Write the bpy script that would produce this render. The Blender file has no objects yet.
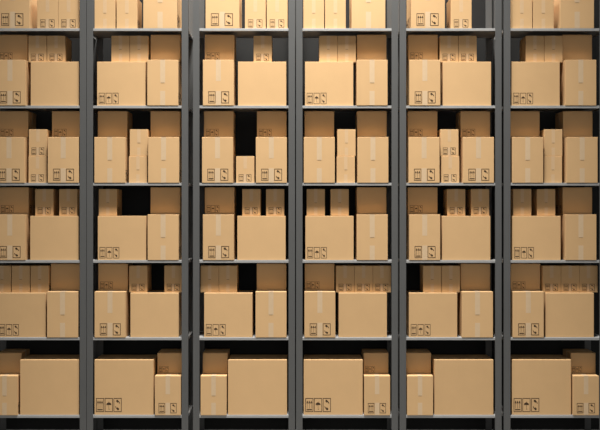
import bpy, bmesh, math
from mathutils import Vector, Matrix

scene = bpy.context.scene
COL = scene.collection

# ------------------------------------------------------------------ measures
D0 = 9.7            # camera distance to the front plane of the racks
F = 970.0           # focal length in pixels (100 px = 1 m on the front plane)
CX, CY = 300.0, 215.0
CAM_Z = 2.30
SHELF_Y = [28.3, 105.6, 182.9, 260.2, 337.5, 415.2]      # front top edge of each shelf
SHELF_Z = [CAM_Z + (CY - y) / 100.0 for y in SHELF_Y]
LIP = 0.027
RACK_TOP = SHELF_Z[0] + 0.62


def wx(px, y):
    return (px - CX) * (D0 + y) / F


# ------------------------------------------------------------------ materials
def new_mat(name):
    m = bpy.data.materials.new(name)
    m.use_nodes = True
    nt = m.node_tree
    return m, nt, nt.nodes['Principled BSDF']


def mat_card():
    m, nt, b = new_mat('kraft_cardboard')
    N, L = nt.nodes, nt.links
    tc = N.new('ShaderNodeTexCoord')
    oi = N.new('ShaderNodeObjectInfo')
    # long soft blotches and fine fibres
    n1 = N.new('ShaderNodeTexNoise'); n1.inputs['Scale'].default_value = 6; n1.inputs['Detail'].default_value = 4
    n2 = N.new('ShaderNodeTexNoise'); n2.inputs['Scale'].default_value = 220; n2.inputs['Detail'].default_value = 3
    L.new(tc.outputs['Object'], n1.inputs['Vector']); L.new(tc.outputs['Object'], n2.inputs['Vector'])
    r1 = N.new('ShaderNodeMapRange'); r1.inputs['To Min'].default_value = 0.95; r1.inputs['To Max'].default_value = 1.05
    L.new(n1.outputs['Fac'], r1.inputs['Value'])
    r2 = N.new('ShaderNodeMapRange'); r2.inputs['To Min'].default_value = 0.96; r2.inputs['To Max'].default_value = 1.04
    L.new(n2.outputs['Fac'], r2.inputs['Value'])
    r3 = N.new('ShaderNodeMapRange'); r3.inputs['To Min'].default_value = 0.965; r3.inputs['To Max'].default_value = 1.035
    L.new(oi.outputs['Random'], r3.inputs['Value'])
    m1 = N.new('ShaderNodeMath'); m1.operation = 'MULTIPLY'
    m2 = N.new('ShaderNodeMath'); m2.operation = 'MULTIPLY'
    L.new(r1.outputs[0], m1.inputs[0]); L.new(r2.outputs[0], m1.inputs[1])
    L.new(m1.outputs[0], m2.inputs[0]); L.new(r3.outputs[0], m2.inputs[1])
    mx = N.new('ShaderNodeVectorMath'); mx.operation = 'SCALE'
    mx.inputs[0].default_value = CARD
    L.new(m2.outputs[0], mx.inputs['Scale'])
    L.new(mx.outputs[0], b.inputs['Base Color'])
    b.inputs['Roughness'].default_value = 0.75
    b.inputs['Specular IOR Level'].default_value = 0.25
    # flute ridges barely show through the liner
    wv = N.new('ShaderNodeTexWave'); wv.inputs['Scale'].default_value = 40; wv.bands_direction = 'X'
    L.new(tc.outputs['Object'], wv.inputs['Vector'])
    bp = N.new('ShaderNodeBump'); bp.inputs['Strength'].default_value = 0.04; bp.inputs['Distance'].default_value = 0.001
    L.new(wv.outputs['Fac'], bp.inputs['Height']); L.new(bp.outputs[0], b.inputs['Normal'])
    return m


def mat_flat(name, col, rough, spec=0.5, noise=0.0, scale=8.0, metallic=0.0):
    m, nt, b = new_mat(name)
    N, L = nt.nodes, nt.links
    b.inputs['Roughness'].default_value = rough
    b.inputs['Specular IOR Level'].default_value = spec
    b.inputs['Metallic'].default_value = metallic
    if noise:
        tc = N.new('ShaderNodeTexCoord')
        n1 = N.new('ShaderNodeTexNoise'); n1.inputs['Scale'].default_value = scale; n1.inputs['Detail'].default_value = 5
        L.new(tc.outputs['Object'], n1.inputs['Vector'])
        r1 = N.new('ShaderNodeMapRange'); r1.inputs['To Min'].default_value = 1 - noise; r1.inputs['To Max'].default_value = 1 + noise
        L.new(n1.outputs['Fac'], r1.inputs['Value'])
        mx = N.new('ShaderNodeVectorMath'); mx.operation = 'SCALE'; mx.inputs[0].default_value = col
        L.new(r1.outputs[0], mx.inputs['Scale']); L.new(mx.outputs[0], b.inputs['Base Color'])
    else:
        b.inputs['Base Color'].default_value = (*col, 1)
    return m


FRONT_FILL, BASE = 1.25, 0.04      # world strength: added frontal fill, even ambient
CARD = (0.60, 0.385, 0.19)
M_CARD = mat_card()
M_INK = mat_flat('printing_ink', (0.060, 0.036, 0.018), 0.7, 0.2)
M_DASH = mat_flat('brown_dash', (0.30, 0.19, 0.10), 0.8, 0.2)
M_TAPE = mat_flat('packing_tape', (0.60, 0.437, 0.27), 0.45, 0.35, 0.05, 30)
M_TAPE_THIN = mat_flat('thin_packing_tape', (0.60, 0.412, 0.235), 0.45, 0.35, 0.05, 30)
M_STEEL = mat_flat('grey_painted_steel', (0.088, 0.089, 0.088), 0.5, 0.4, 0.06, 5)
M_SHELF = mat_flat('grey_shelf_steel', (0.33, 0.33, 0.325), 0.45, 0.4, 0.05, 5)
M_FLOOR = mat_flat('polished_concrete', (0.21, 0.207, 0.2), 0.45, 0.4, 0.15, 1.5)
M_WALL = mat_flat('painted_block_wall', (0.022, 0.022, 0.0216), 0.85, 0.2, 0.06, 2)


# ------------------------------------------------------------------ mesh helpers
def add_box(bm, x0, x1, y0, y1, z0, z1, mat=0, bevel=0.0):
    vs = [bm.verts.new((x, y, z)) for x in (x0, x1) for y in (y0, y1) for z in (z0, z1)]
    idx = [(0, 1, 3, 2), (4, 6, 7, 5), (0, 4, 5, 1), (2, 3, 7, 6), (0, 2, 6, 4), (1, 5, 7, 3)]
    fs = [bm.faces.new([vs[i] for i in q]) for q in idx]
    for f in fs:
        f.material_index = mat
    if bevel:
        es = list({e for f in fs for e in f.edges})
        r = bmesh.ops.bevel(bm, geom=es, offset=bevel, offset_type='OFFSET', segments=2, profile=0.5, affect='EDGES')
        for f in r['faces']:
            f.material_index = mat


def to_mesh(bm, name, mats):
    bmesh.ops.recalc_face_normals(bm, faces=bm.faces)
    me = bpy.data.meshes.new(name)
    bm.to_mesh(me)
    bm.free()
    for m in mats:
        me.materials.append(m)
    return me


def link(name, me, parent=None, loc=(0, 0, 0)):
    o = bpy.data.objects.new(name, me)
    COL.objects.link(o)
    o.parent = parent
    o.location = loc
    return o


class Face:
    """A side of a carton seen from outside: u runs right, v runs up, n points out."""
    def __init__(self, org, u, n, w, h):
        self.o, self.u, self.n, self.w, self.h = Vector(org), Vector(u), Vector(n), w, h
        self.v = Vector((0, 0, 1))

    def p(self, u, v, k):
        return self.o + self.u * u + self.v * v + self.n * k

    def poly(self, bm, pts, k=0.0007, mat=1):
        # a thin raised piece with sides, printed or stuck on the face
        top = [bm.verts.new(self.p(a, b, k)) for a, b in pts]
        bot = [bm.verts.new(self.p(a, b, 0.0)) for a, b in pts]
        f = bm.faces.new(top); f.material_index = mat
        n = len(pts)
        for i in range(n):
            g = bm.faces.new([top[i], bot[i], bot[(i + 1) % n], top[(i + 1) % n]])
            g.material_index = mat

    def rect(self, bm, u0, u1, v0, v1, k=0.0007, mat=1):
        self.poly(bm, [(u0, v0), (u1, v0), (u1, v1), (u0, v1)], k, mat)


def frame(bm, f, u0, u1, v0, v1, t):
    f.rect(bm, u0, u1, v0, v0 + t)
    f.rect(bm, u0, u1, v1 - t, v1)
    f.rect(bm, u0, u0 + t, v0 + t, v1 - t)
    f.rect(bm, u1 - t, u1, v0 + t, v1 - t)


def icon_up(bm, f, u0, u1, v0, v1, n=3):
    """this-way-up sign: arrows over a bar"""
    w, h = u1 - u0, v1 - v0
    t = w * 0.075
    frame(bm, f, u0, u1, v0, v1, t)
    f.rect(bm, u0 + .16 * w, u1 - .16 * w, v0 + .12 * h, v0 + .20 * h)
    for i in range(n):
        c = u0 + w * (.5 + (i - (n - 1) / 2) * .25)
        f.rect(bm, c - .022 * w, c + .022 * w, v0 + .25 * h, v0 + .64 * h)
        f.poly(bm, [(c - .115 * w, v0 + .63 * h), (c + .115 * w, v0 + .63 * h), (c + .03 * w, v0 + .81 * h), (c - .03 * w, v0 + .81 * h)])


def icon_umbrella(bm, f, u0, u1, v0, v1):
    w, h = u1 - u0, v1 - v0
    t = w * 0.075
    frame(bm, f, u0, u1, v0, v1, t)
    c, b, r = (u0 + u1) / 2, v0 + .50 * h, .31 * w
    pts = [(c + r * math.cos(a), b + 1.0 * r * math.sin(a) ** .8) for a in [math.pi * i / 10 for i in range(11)]]
    f.poly(bm, pts)
    f.rect(bm, c - .02 * w, c + .02 * w, v0 + .20 * h, b)
    f.rect(bm, c - .02 * w, c + .10 * w, v0 + .17 * h, v0 + .20 * h)
    f.rect(bm, c - .035 * w, c + .035 * w, b + r, b + r + .06 * h)


def icon_tumble(bm, f, u0, u1, v0, v1):
    """two curved arrows chasing each other down the diagonal"""
    w, h = u1 - u0, v1 - v0
    t = w * 0.075
    frame(bm, f, u0, u1, v0, v1, t)
    cx, cy = (u0 + u1) / 2, (v0 + v1) / 2
    for s in (1, -1):
        P = lambda a, b: (cx + s * a * w, cy + s * b * h)
        f.poly(bm, [P(-.20, .27), P(.02, .16), P(.13, .26), P(.02, .38), P(-.13, .37)])
        f.poly(bm, [P(.08, .26), P(.14, .20), P(.24, .09), P(.31, .10), P(.25, .20), P(.13, .29)])


def prints(bm, f, spec):
    """spec: list of (kind, u0, u1, v0, v1) in metres from the lower left corner"""
    for k, u0, u1, v0, v1 in spec:
        {'up': icon_up, 'umb': icon_umbrella, 'tum': icon_tumble}[k](bm, f, u0, u1, v0, v1)


def trio(u, w, gap, v, h):
    return [(k, u + i * (w + gap), u + i * (w + gap) + w, v, v + h) for i, k in enumerate(('up', 'umb', 'tum'))]


def pair(a0, a1, b0, b1, v, h):
    return [('up', a0, a1, v, v + h), ('tum', b0, b1, v, v + h)]


# kind: width, depth, height, front recess, are the taped ends front/back, symbols of the taped end, symbols of the long side, tape width
KIND = {
    'tall':   dict(w=.310, d=.40, h=.459, y=-.004, ends=True,  two=pair(.054, .126, .184, .262, .023, .118), three=trio(.018, .058, .010, .02, .11), tape=.050),
    'wide':   dict(w=.484, d=.36, h=.444, y=.022,  ends=False, two=pair(.065, .137, .220, .292, .023, .118), three=trio(.018, .059, .010, .018, .112), tape=.050),
    'small':  dict(w=.183, d=.28, h=.270, y=.078,  ends=True,  two=pair(.026, .074, .102, .153, .016, .070), three=trio(.015, .036, .007, .016, .07), tape=.034),
    'large':  dict(w=.591, d=.36, h=.553, y=.016,  ends=False, two=pair(.065, .145, .220, .300, .03, .138), three=trio(.016, .080, .008, .03, .138), tape=.050),
    'short':  dict(w=.260, d=.38, h=.394, y=-.007, ends=True,  two=pair(.038, .102, .155, .218, .022, .10), three=trio(.016, .050, .008, .02, .10), tape=.045),
    'inner':  dict(w=.299, d=.30, h=.274, y=.125,  ends=False, two=pair(.05, .11, .19, .25, .016, .075), three=trio(.020, .038, .006, .016, .075), tape=.040),
    'squat':  dict(w=.251, d=.30, h=.213, y=.12,  ends=False, two=pair(.05, .11, .17, .23, .014, .06), three=trio(.016, .029, .005, .014, .062), tape=.040),
    'bigtall':  dict(w=.338, d=.42, h=.520, y=.003, ends=True, two=pair(.054, .132, .190, .274, .025, .125), three=trio(.018, .062, .010, .022, .12), tape=.052),
    'midsmall': dict(w=.208, d=.29, h=.320, y=.03, ends=True, two=pair(.030, .082, .117, .174, .014, .080), three=trio(.015, .040, .008, .016, .08), tape=.037),
}


def carton_meshes(kind):
    k = KIND[kind]
    w, d, h, tw = k['w'], k['d'], k['h'], k['tape']
    x0, x1, y0, y1 = -w / 2, w / 2, -d / 2, d / 2
    bm = bmesh.new()
    fl = 0.005                                  # thickness of the folded top flaps
    add_box(bm, x0, x1, y0, y1, 0, h - fl, 0, 0.0025)
    g = 0.002
    if k['ends']:
        add_box(bm, x0 + .001, -g, y0 + .001, y1 - .001, h - fl, h - .0008, 0, 0.0015)
        add_box(bm, g, x1 - .001, y0 + .001, y1 - .001, h - fl, h - .0008, 0, 0.0015)
    else:
        add_box(bm, x0 + .001, x1 - .001, y0 + .001, -g, h - fl, h - .0008, 0, 0.0015)
        add_box(bm, x0 + .001, x1 - .001, g, y1 - .001, h - fl, h - .0008, 0, 0.0015)
    front = Face((x0, y0, 0), (1, 0, 0), (0, -1, 0), w, h)
    back = Face((x1, y1, 0), (-1, 0, 0), (0, 1, 0), w, h)
    right = Face((x1, y0, 0), (0, 1, 0), (1, 0, 0), d, h)
    left = Face((x0, y1, 0), (0, -1, 0), (-1, 0, 0), d, h)
    tb = bmesh.new()

    def taped(f, dash):
        c = f.w / 2
        top = h * (.50 if dash else .535)
        f.rect(tb, c - tw / 2, c + tw / 2, top, h, 0.0005, 0)
        f.rect(tb, c - tw / 2, c + tw / 2, 0.003, h * .32, 0.0005, 0)
        if dash:                                # short brown dash under the end of the tape
            f.rect(bm, c - tw * .36, c + tw * .36, top - .006, top - .0015, 0.0006, 2)
    if k['ends']:
        taped(front, False); taped(back, True)
        prints(bm, front, k['two'])
        prints(bm, left, k['three'])
        add_box(tb, -tw / 2, tw / 2, y0 - .0005, y1 + .0005, h - .0008, h, 0)
    else:
        taped(right, False); taped(left, True)
        prints(bm, right, k['two'])
        prints(bm, front, k['three'])
        add_box(tb, x0 - .0005, x1 + .0005, -tw / 2, tw / 2, h - .0008, h, 0)
    return to_mesh(bm, kind + '_carton', [M_CARD, M_INK, M_DASH]), to_mesh(tb, kind + '_tape', [M_TAPE_THIN if kind in ('small', 'midsmall') else M_TAPE])


MESH = {k: carton_meshes(k) for k in KIND}

# ------------------------------------------------------------------ the boxes, rack by rack
# (kind, left px, right px, symbols turned to the front, level) on the front face; level 0 stands on the shelf, 1 on what is below
B, W, C, D, E, G, S, BT, MS = 'tall', 'wide', 'small', 'large', 'short', 'inner', 'squat', 'bigtall', 'midsmall'
RACKS = [
    (-15.3, 86.3), (86.7, 188.2), (193.0, 295.0), (296.0, 398.0), (399.6, 501.6), (503.9, 605.8)]
CELLS = {
    (0, 0): [(BT, -4, 29.6, 1, 0), (MS, 37.4, 57.8, 1, 0), (MS, 58.4, 78.8, 1, 0)],
    (0, 1): [(B, -5.5, 25.4, 1, 0), (W, 30.7, 78.9, 0, 0), (G, -2, 27.5, 1, 1), (C, 28.5, 46.4, 1, 1), (C, 47, 65.3, 1, 1)],
    (0, 2): [(B, -6.5, 24.5, 1, 0), (C, 28.6, 46.6, 1, 0), (B, 47.9, 78.5, 1, 0), (G, -1.3, 28.2, 1, 1), (C, 28.8, 47.2, 1, 1), (G, 52, 81.5, 1, 1)],
    (0, 3): [(B, -5.7, 25.3, 1, 0), (W, 30.2, 78.4, 0, 0), (G, -1, 28.6, 1, 1), (C, 35, 53.5, 1, 1), (C, 59, 77.5, 1, 1)],
    (0, 4): [(W, -2.6, 45.6, 1, 0), (B, 47, 78, 0, 0), (C, -7.3, 11, 0, 1), (C, 11.6, 29.9, 0, 1), (C, 30.5, 48.8, 0, 1), (G, 50.8, 80.3, 0, 1)],
    (0, 5): [(E, -8.4, 17.4, 0, 0), (D, 20.2, 79, 0, 0), (S, -3.2, 21.6, 0, 1)],
    (1, 0): [(MS, 94.6, 115.2, 0, 0), (MS, 116.6, 137.2, 0, 0), (BT, 143.5, 176.7, 0, 0)],
    (1, 1): [(W, 97, 145.4, 1, 0), (B, 147.2, 178.2, 0, 0), (C, 111.4, 129.5, 0, 1), (C, 130, 148.1, 0, 1), (G, 150.6, 180.1, 0, 1)],
    (1, 2): [(B, 94.2, 125.4, 0, 0), (C, 128.9, 147, 0, 0), (B, 148, 179.1, 0, 0), (G, 97.8, 127.3, 0, 1), (C, 129.6, 148.2, 0, 1), (G, 150.6, 180.1, 0, 1)],
    (1, 3): [(W, 97.8, 146, 1, 0), (B, 147.6, 178.6, 0, 0), (C, 98.6, 117, 0, 1), (G, 150.6, 180.1, 0, 1)],
    (1, 4): [(B, 94.7, 125.3, 1, 0), (W, 130.4, 178.6, 0, 0), (G, 98.3, 127.8, 1, 1), (C, 129, 147.4, 1, 1), (C, 164.2, 182.6, 1, 1)],
    (1, 5): [(D, 94.7, 153.2, 1, 0), (E, 154.8, 180.8, 1, 0), (S, 157.4, 182.2, 1, 1)],
    (2, 0): [(BT, 205.9, 239, 1, 0), (MS, 245, 265.7, 1, 0), (MS, 266.8, 287.5, 1, 0)],
    (2, 1): [(B, 202.8, 233.9, 1, 0), (W, 238, 286.2, 0, 0), (G, 204.8, 234.3, 1, 1), (C, 253.6, 271.8, 1, 1)],
    (2, 2): [(B, 202, 233, 1, 0), (C, 236, 254.4, 1, 0), (B, 255.8, 286.8, 1, 0), (G, 204, 233.5, 1, 1), (G, 257, 286.5, 1, 1)],
    (2, 3): [(B, 202.8, 233.9, 1, 0), (W, 237.4, 285.5, 0, 0), (G, 204.8, 234.3, 1, 1), (C, 242.2, 260.5, 1, 1), (C, 266, 284.3, 1, 1)],
    (2, 4): [(W, 204.1, 252.4, 1, 0), (B, 255.5, 286.5, 0, 0), (C, 200.7, 218.5, 0, 1), (C, 218.9, 237, 0, 1), (G, 256.8, 286.3, 0, 1)],
    (2, 5): [(E, 200.5, 226.6, 0, 0), (D, 228, 287, 0, 0), (S, 202.8, 227.6, 0, 1)],
    (3, 0): [(MS, 303.4, 324, 0, 0), (MS, 325.1, 345.7, 0, 0), (BT, 351.7, 385.2, 0, 0)],
    (3, 1): [(W, 305.1, 353.2, 1, 0), (B, 356.5, 387.7, 0, 0), (C, 319.3, 337.4, 0, 1), (C, 337.8, 355.8, 0, 1), (G, 357, 386.3, 0, 1)],
    (3, 2): [(B, 303.8, 334.8, 0, 0), (C, 336.7, 354.9, 0, 0), (B, 357.4, 388.5, 0, 0), (G, 304.6, 334.1, 0, 1), (C, 337.1, 355.8, 0, 1), (G, 357.2, 386.7, 0, 1)],
    (3, 3): [(W, 305.5, 353.5, 1, 0), (B, 356.7, 387.8, 0, 0), (C, 306.6, 324.9, 0, 1), (C, 330.4, 349, 0, 1), (G, 356.9, 386.4, 0, 1)],
    (3, 4): [(B, 304.4, 335.4, 1, 0), (W, 338.7, 386.9, 0, 0), (G, 304.8, 334.3, 1, 1), (C, 336, 354.3, 1, 1), (C, 354.6, 372.6, 1, 1), (C, 372.9, 391, 1, 1)],
    (3, 5): [(D, 303.7, 362.7, 1, 0), (E, 364.1, 390.2, 1, 0), (S, 363.7, 388.4, 1, 1)],
    (4, 0): [(BT, 411.2, 444.9, 1, 0), (MS, 450.8, 471.7, 1, 0)],
    (4, 1): [(B, 409.3, 440.5, 1, 0), (W, 442.9, 491.1, 0, 0), (G, 408.4, 437.8, 1, 1), (C, 440, 458.2, 1, 1), (C, 458.6, 476.7, 1, 1)],
    (4, 2): [(B, 408.6, 439.6, 1, 0), (C, 441, 459.5, 1, 0), (B, 463, 494, 1, 0), (G, 407.9, 437.3, 1, 1), (C, 440.2, 458.7, 1, 1), (G, 460.6, 490.1, 1, 1)],
    (4, 3): [(B, 409.2, 440.3, 1, 0), (W, 442.2, 490.4, 0, 0), (G, 408, 437.4, 1, 1), (C, 447.1, 465.4, 1, 1), (C, 471, 489.4, 1, 1)],
    (4, 4): [(W, 409, 457.3, 1, 0), (B, 462, 493, 0, 0), (C, 423.1, 441.4, 0, 1), (C, 441.8, 459.9, 0, 1), (G, 460.7, 490.2, 0, 1)],
    (4, 5): [(E, 407, 433.2, 0, 0), (D, 434.5, 493.3, 0, 0), (S, 406.4, 430.9, 0, 1)],
    (5, 0): [(MS, 511.6, 532.1, 0, 0), (MS, 533.1, 553.7, 0, 0), (BT, 560.8, 593.5, 0, 0)],
    (5, 1): [(W, 511.6, 559.7, 1, 0), (B, 565.3, 596.4, 0, 0), (C, 525.8, 544.1, 0, 1), (C, 544.6, 562.5, 0, 1), (G, 562.8, 591.8, 0, 1)],
    (5, 2): [(B, 512.3, 543.2, 0, 0), (C, 543.9, 562.1, 0, 0), (B, 566.7, 597.7, 0, 0), (G, 510.5, 539.2, 0, 1), (C, 544, 562.6, 0, 1), (G, 563.2, 592.4, 0, 1)],
    (5, 3): [(W, 512.6, 560.4, 1, 0), (B, 565.4, 596.5, 0, 0), (C, 513, 531.6, 0, 1), (C, 536.9, 555.5, 0, 1), (G, 562.9, 592, 0, 1)],
    (5, 4): [(B, 512.7, 543.9, 1, 0), (W, 545.6, 593.9, 0, 0), (G, 511, 540, 1, 1), (C, 542.6, 561, 1, 1), (C, 561.2, 579.3, 1, 1), (C, 579.5, 597.6, 1, 1)],
    (5, 5): [(D, 512.1, 571, 1, 0), (E, 573.1, 599.1, 1, 0), (S, 570.8, 595.5, 1, 1)],
}

ORD = ['first', 'second', 'third', 'fourth', 'fifth', 'sixth']
SHELF_WORD = ['top shelf', 'second shelf', 'third shelf', 'fourth shelf', 'fifth shelf', 'bottom shelf']
NAME = {B: 'tall_cardboard_box', W: 'wide_cardboard_box', C: 'small_cardboard_box', D: 'large_cardboard_box', E: 'upright_cardboard_box',
        G: 'square_cardboard_box', S: 'low_cardboard_box', BT: 'tall_cardboard_box', MS: 'small_cardboard_box'}
GROUP = {B: 'tall cardboard boxes on the racks', W: 'wide cardboard boxes on the racks', C: 'small cardboard boxes on the racks',
         D: 'large cardboard boxes on the bottom shelves', E: 'upright cardboard boxes on the bottom shelves',
         G: 'square cardboard boxes stacked in shade', S: 'low boxes stacked on the bottom shelves',
         BT: 'tall cardboard boxes on the top shelves', MS: 'small cardboard boxes on the top shelves'}
NOUN = {B: 'tall box', W: 'wide box', C: 'small box', D: 'large box', E: 'upright box', G: 'shaded box', S: 'low shaded box', BT: 'tall box', MS: 'small box'}


def box_label(cell, i):
    r, s = cell
    items = CELLS[cell]
    kind, x0, x1, face, lev = items[i]
    look = {True: 'symbol-printed', False: 'plain'}[bool(face)]
    side = ''
    same = [j for j, it in enumerate(items) if it[0] == kind and (kind != C or it[4] == lev)]
    if len(same) > 1:
        same.sort(key=lambda j: items[j][1])
        names = ['left', 'right'] if len(same) == 2 else ['left', 'middle', 'right']
        side = names[same.index(i)] + ' '
    where = ''
    if lev:
        cx = (x0 + x1) / 2
        under = [it for it in items if it[4] == 0 and it[1] - 3 <= cx <= it[2] + 3]
        under.sort(key=lambda it: abs((it[1] + it[2]) / 2 - cx))
        where = ' atop ' + NOUN[under[0][0]]
    elif kind == C and any(it[0] == C and it[4] == 1 and abs(it[1] - x0) < 6 for it in items):
        where = ' under another small box'
    return f'{side}{look} {NOUN[kind]}{where}, {SHELF_WORD[s]}, {ORD[r]} rack from left'


for cell, items in CELLS.items():
    r, s = cell
    placed = []
    for i, (kind, px0, px1, face, lev) in enumerate(items):
        k = KIND[kind]
        y = k['y']
        if kind == C and lev == 0:
            y = 0.035
        if kind == C and lev == 1 and s == 2:
            y = 0.04                            # the upper box of a two-box stack stands nearly flush
        X = wx((px0 + px1) / 2, y)
        z = SHELF_Z[s]
        if lev:
            # rests on the highest box under its footprint
            z = max(p[2] for p in placed if p[0] < X + k['w'] * .5 - .02 and p[1] > X - k['w'] * .5 + .02)
        o = link(NAME[kind], MESH[kind][0])
        o.location = (X, y + k['d'] / 2, z + 0.0003)
        o.rotation_euler = (0, 0, 0 if face else math.pi)
        t = link('packing_tape', MESH[kind][1], o)
        o['label'] = box_label(cell, i)
        o['category'] = 'box'
        o['group'] = GROUP[kind]
        if lev == 0:
            placed.append((X - k['w'] / 2, X + k['w'] / 2, z + k['h']))

# ------------------------------------------------------------------ racks
DEPTH = 0.54
PW = 0.065


def post_mesh(w, mirror, back):
    """angle-iron upright: a broad flange facing the aisle and a flange down the outer side"""
    bm = bmesh.new()
    add_box(bm, 0, w, 0, .004, 0, RACK_TOP, 0, .0012)
    if back:
        add_box(bm, 0, .004, .004, .045, 0, RACK_TOP, 0)
    else:
        add_box(bm, 0, .004, .004, .045, 0, RACK_TOP, 0)
    if mirror:
        for v in bm.verts:
            v.co.x = -v.co.x
    return to_mesh(bm, 'post', [M_STEEL])


def foot_mesh(mirror):
    bm = bmesh.new()
    add_box(bm, 0, .073, -.008, .053, -.006, 0, 0, .002)
    if mirror:
        for v in bm.verts:
            v.co.x = -v.co.x
    return to_mesh(bm, 'foot', [M_STEEL])


POST = {(m, b): post_mesh(PW, m, b) for m in (0, 1) for b in (0, 1)}
FOOT = {m: foot_mesh(m) for m in (0, 1)}
RL = ['at the far left, cut by the edge', 'touching the first rack', 'left of the centre pair gap', 'just right of centre',
      'second from the right', 'at the far right end']
for r, (px0, px1) in enumerate(RACKS):
    a, b = wx(px0, 0), wx(px1, 0)
    w = b - a
    root = bpy.data.objects.new('steel_shelving_rack', None)
    COL.objects.link(root)
    root.location = (a, 0, 0)
    root['label'] = f'grey steel shelving rack, {ORD[r]} from left, six shelves full of cardboard boxes'
    root['category'] = 'shelf rack'
    root['group'] = 'row of steel shelving racks'
    for m, x in ((0, 0), (1, w)):
        for bk, y in ((0, -.0045), (1, .495)):
            p = link('upright_post', POST[(m, bk)], root, (x, y, .006))
            link('foot_plate', FOOT[m], p)
    for z in SHELF_Z:
        bm = bmesh.new()
        x0, x1 = .0048, w - .0048
        add_box(bm, x0, x1, 0, .494, -.009, 0, 0, .0015)
        add_box(bm, x0, x1, 0, .012, -LIP, -.0088, 0, .002)
        add_box(bm, x0, x0 + .004, .0122, .494, -LIP, -.0088, 0)
        add_box(bm, x1 - .004, x1, .0122, .494, -LIP, -.0088, 0)
        link('shelf', to_mesh(bm, 'shelf', [M_SHELF]), root, (0, 0, z))
# ------------------------------------------------------------------ setting
def struct(name, x0, x1, y0, y1, z0, z1, mat):
    bm = bmesh.new()
    add_box(bm, x0, x1, y0, y1, z0, z1)
    o = link(name, to_mesh(bm, name, [mat]))
    o['kind'] = 'structure'
    return o


struct('floor', -9, 9, -14, .7, -.1, 0, M_FLOOR)
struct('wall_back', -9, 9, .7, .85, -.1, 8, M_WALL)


def area(name, loc, target, sx, sy, power, col=(1, 1, 1), spread=180):
    l = bpy.data.lights.new(name, 'AREA')
    l.shape = 'RECTANGLE'; l.size = sx; l.size_y = sy
    l.energy = power; l.color = col; l.spread = math.radians(spread)
    o = bpy.data.objects.new(name, l)
    COL.objects.link(o)
    o.location = loc
    o.rotation_euler = (Vector(target) - Vector(loc)).to_track_quat('-Z', 'Y').to_euler()
    return o


area('aisle_ceiling_lamp', (-.1, -1.3, 6.5), (-.1, -.1, 2.2), 1.6, .5, 62, (1, .965, .91))


area('wall_fill_light', (0, .60, 7.2), (0, .62, 0), 6.5, .12, 200, (1, .98, .95))  # unseen light added above the gap to brighten the wall behind the racks


def spot(name, loc, target, angle, power, radius, col):
    l = bpy.data.lights.new(name, 'SPOT')
    l.energy = power; l.color = col; l.shadow_soft_size = radius
    l.spot_size = math.radians(angle); l.spot_blend = 1.0
    o = bpy.data.objects.new(name, l)
    COL.objects.link(o)
    o.location = loc
    o.rotation_euler = (Vector(target) - Vector(loc)).to_track_quat('-Z', 'Y').to_euler()
    return o


spot('high_bay_lamp', (0, -3.0, 14.0), (0, 0, 2.4), 43, 18000, 1.2, (1, .965, .91))

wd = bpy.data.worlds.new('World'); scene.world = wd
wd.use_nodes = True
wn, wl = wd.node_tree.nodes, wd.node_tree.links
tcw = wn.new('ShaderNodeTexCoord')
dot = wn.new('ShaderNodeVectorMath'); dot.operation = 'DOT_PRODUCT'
dot.inputs[1].default_value = (0, -1, 0)          # added frontal fill: world made brighter towards the aisle side
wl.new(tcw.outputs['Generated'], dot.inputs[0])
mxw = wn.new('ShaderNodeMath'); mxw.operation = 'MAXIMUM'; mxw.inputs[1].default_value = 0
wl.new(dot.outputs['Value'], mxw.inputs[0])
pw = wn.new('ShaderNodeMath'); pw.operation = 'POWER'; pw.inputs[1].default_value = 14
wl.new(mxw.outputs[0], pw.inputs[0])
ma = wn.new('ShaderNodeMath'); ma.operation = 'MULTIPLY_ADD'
ma.inputs[1].default_value = FRONT_FILL; ma.inputs[2].default_value = BASE
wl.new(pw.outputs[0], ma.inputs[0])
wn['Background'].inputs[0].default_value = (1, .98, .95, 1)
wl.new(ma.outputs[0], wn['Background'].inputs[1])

# ------------------------------------------------------------------ camera
cam = bpy.data.cameras.new('Camera')
cam.sensor_width = 36
cam.lens = F / 600 * 36
co = bpy.data.objects.new('Camera', cam)
COL.objects.link(co)
co.location = (0, -D0, CAM_Z)
co.rotation_euler = (math.pi / 2, 0, 0)
scene.camera = co

vs = scene.view_settings
vs.view_transform = 'Standard'
vs.look = 'None'
vs.gamma = 1
vs.use_curve_mapping = False
vs.exposure = 0.0
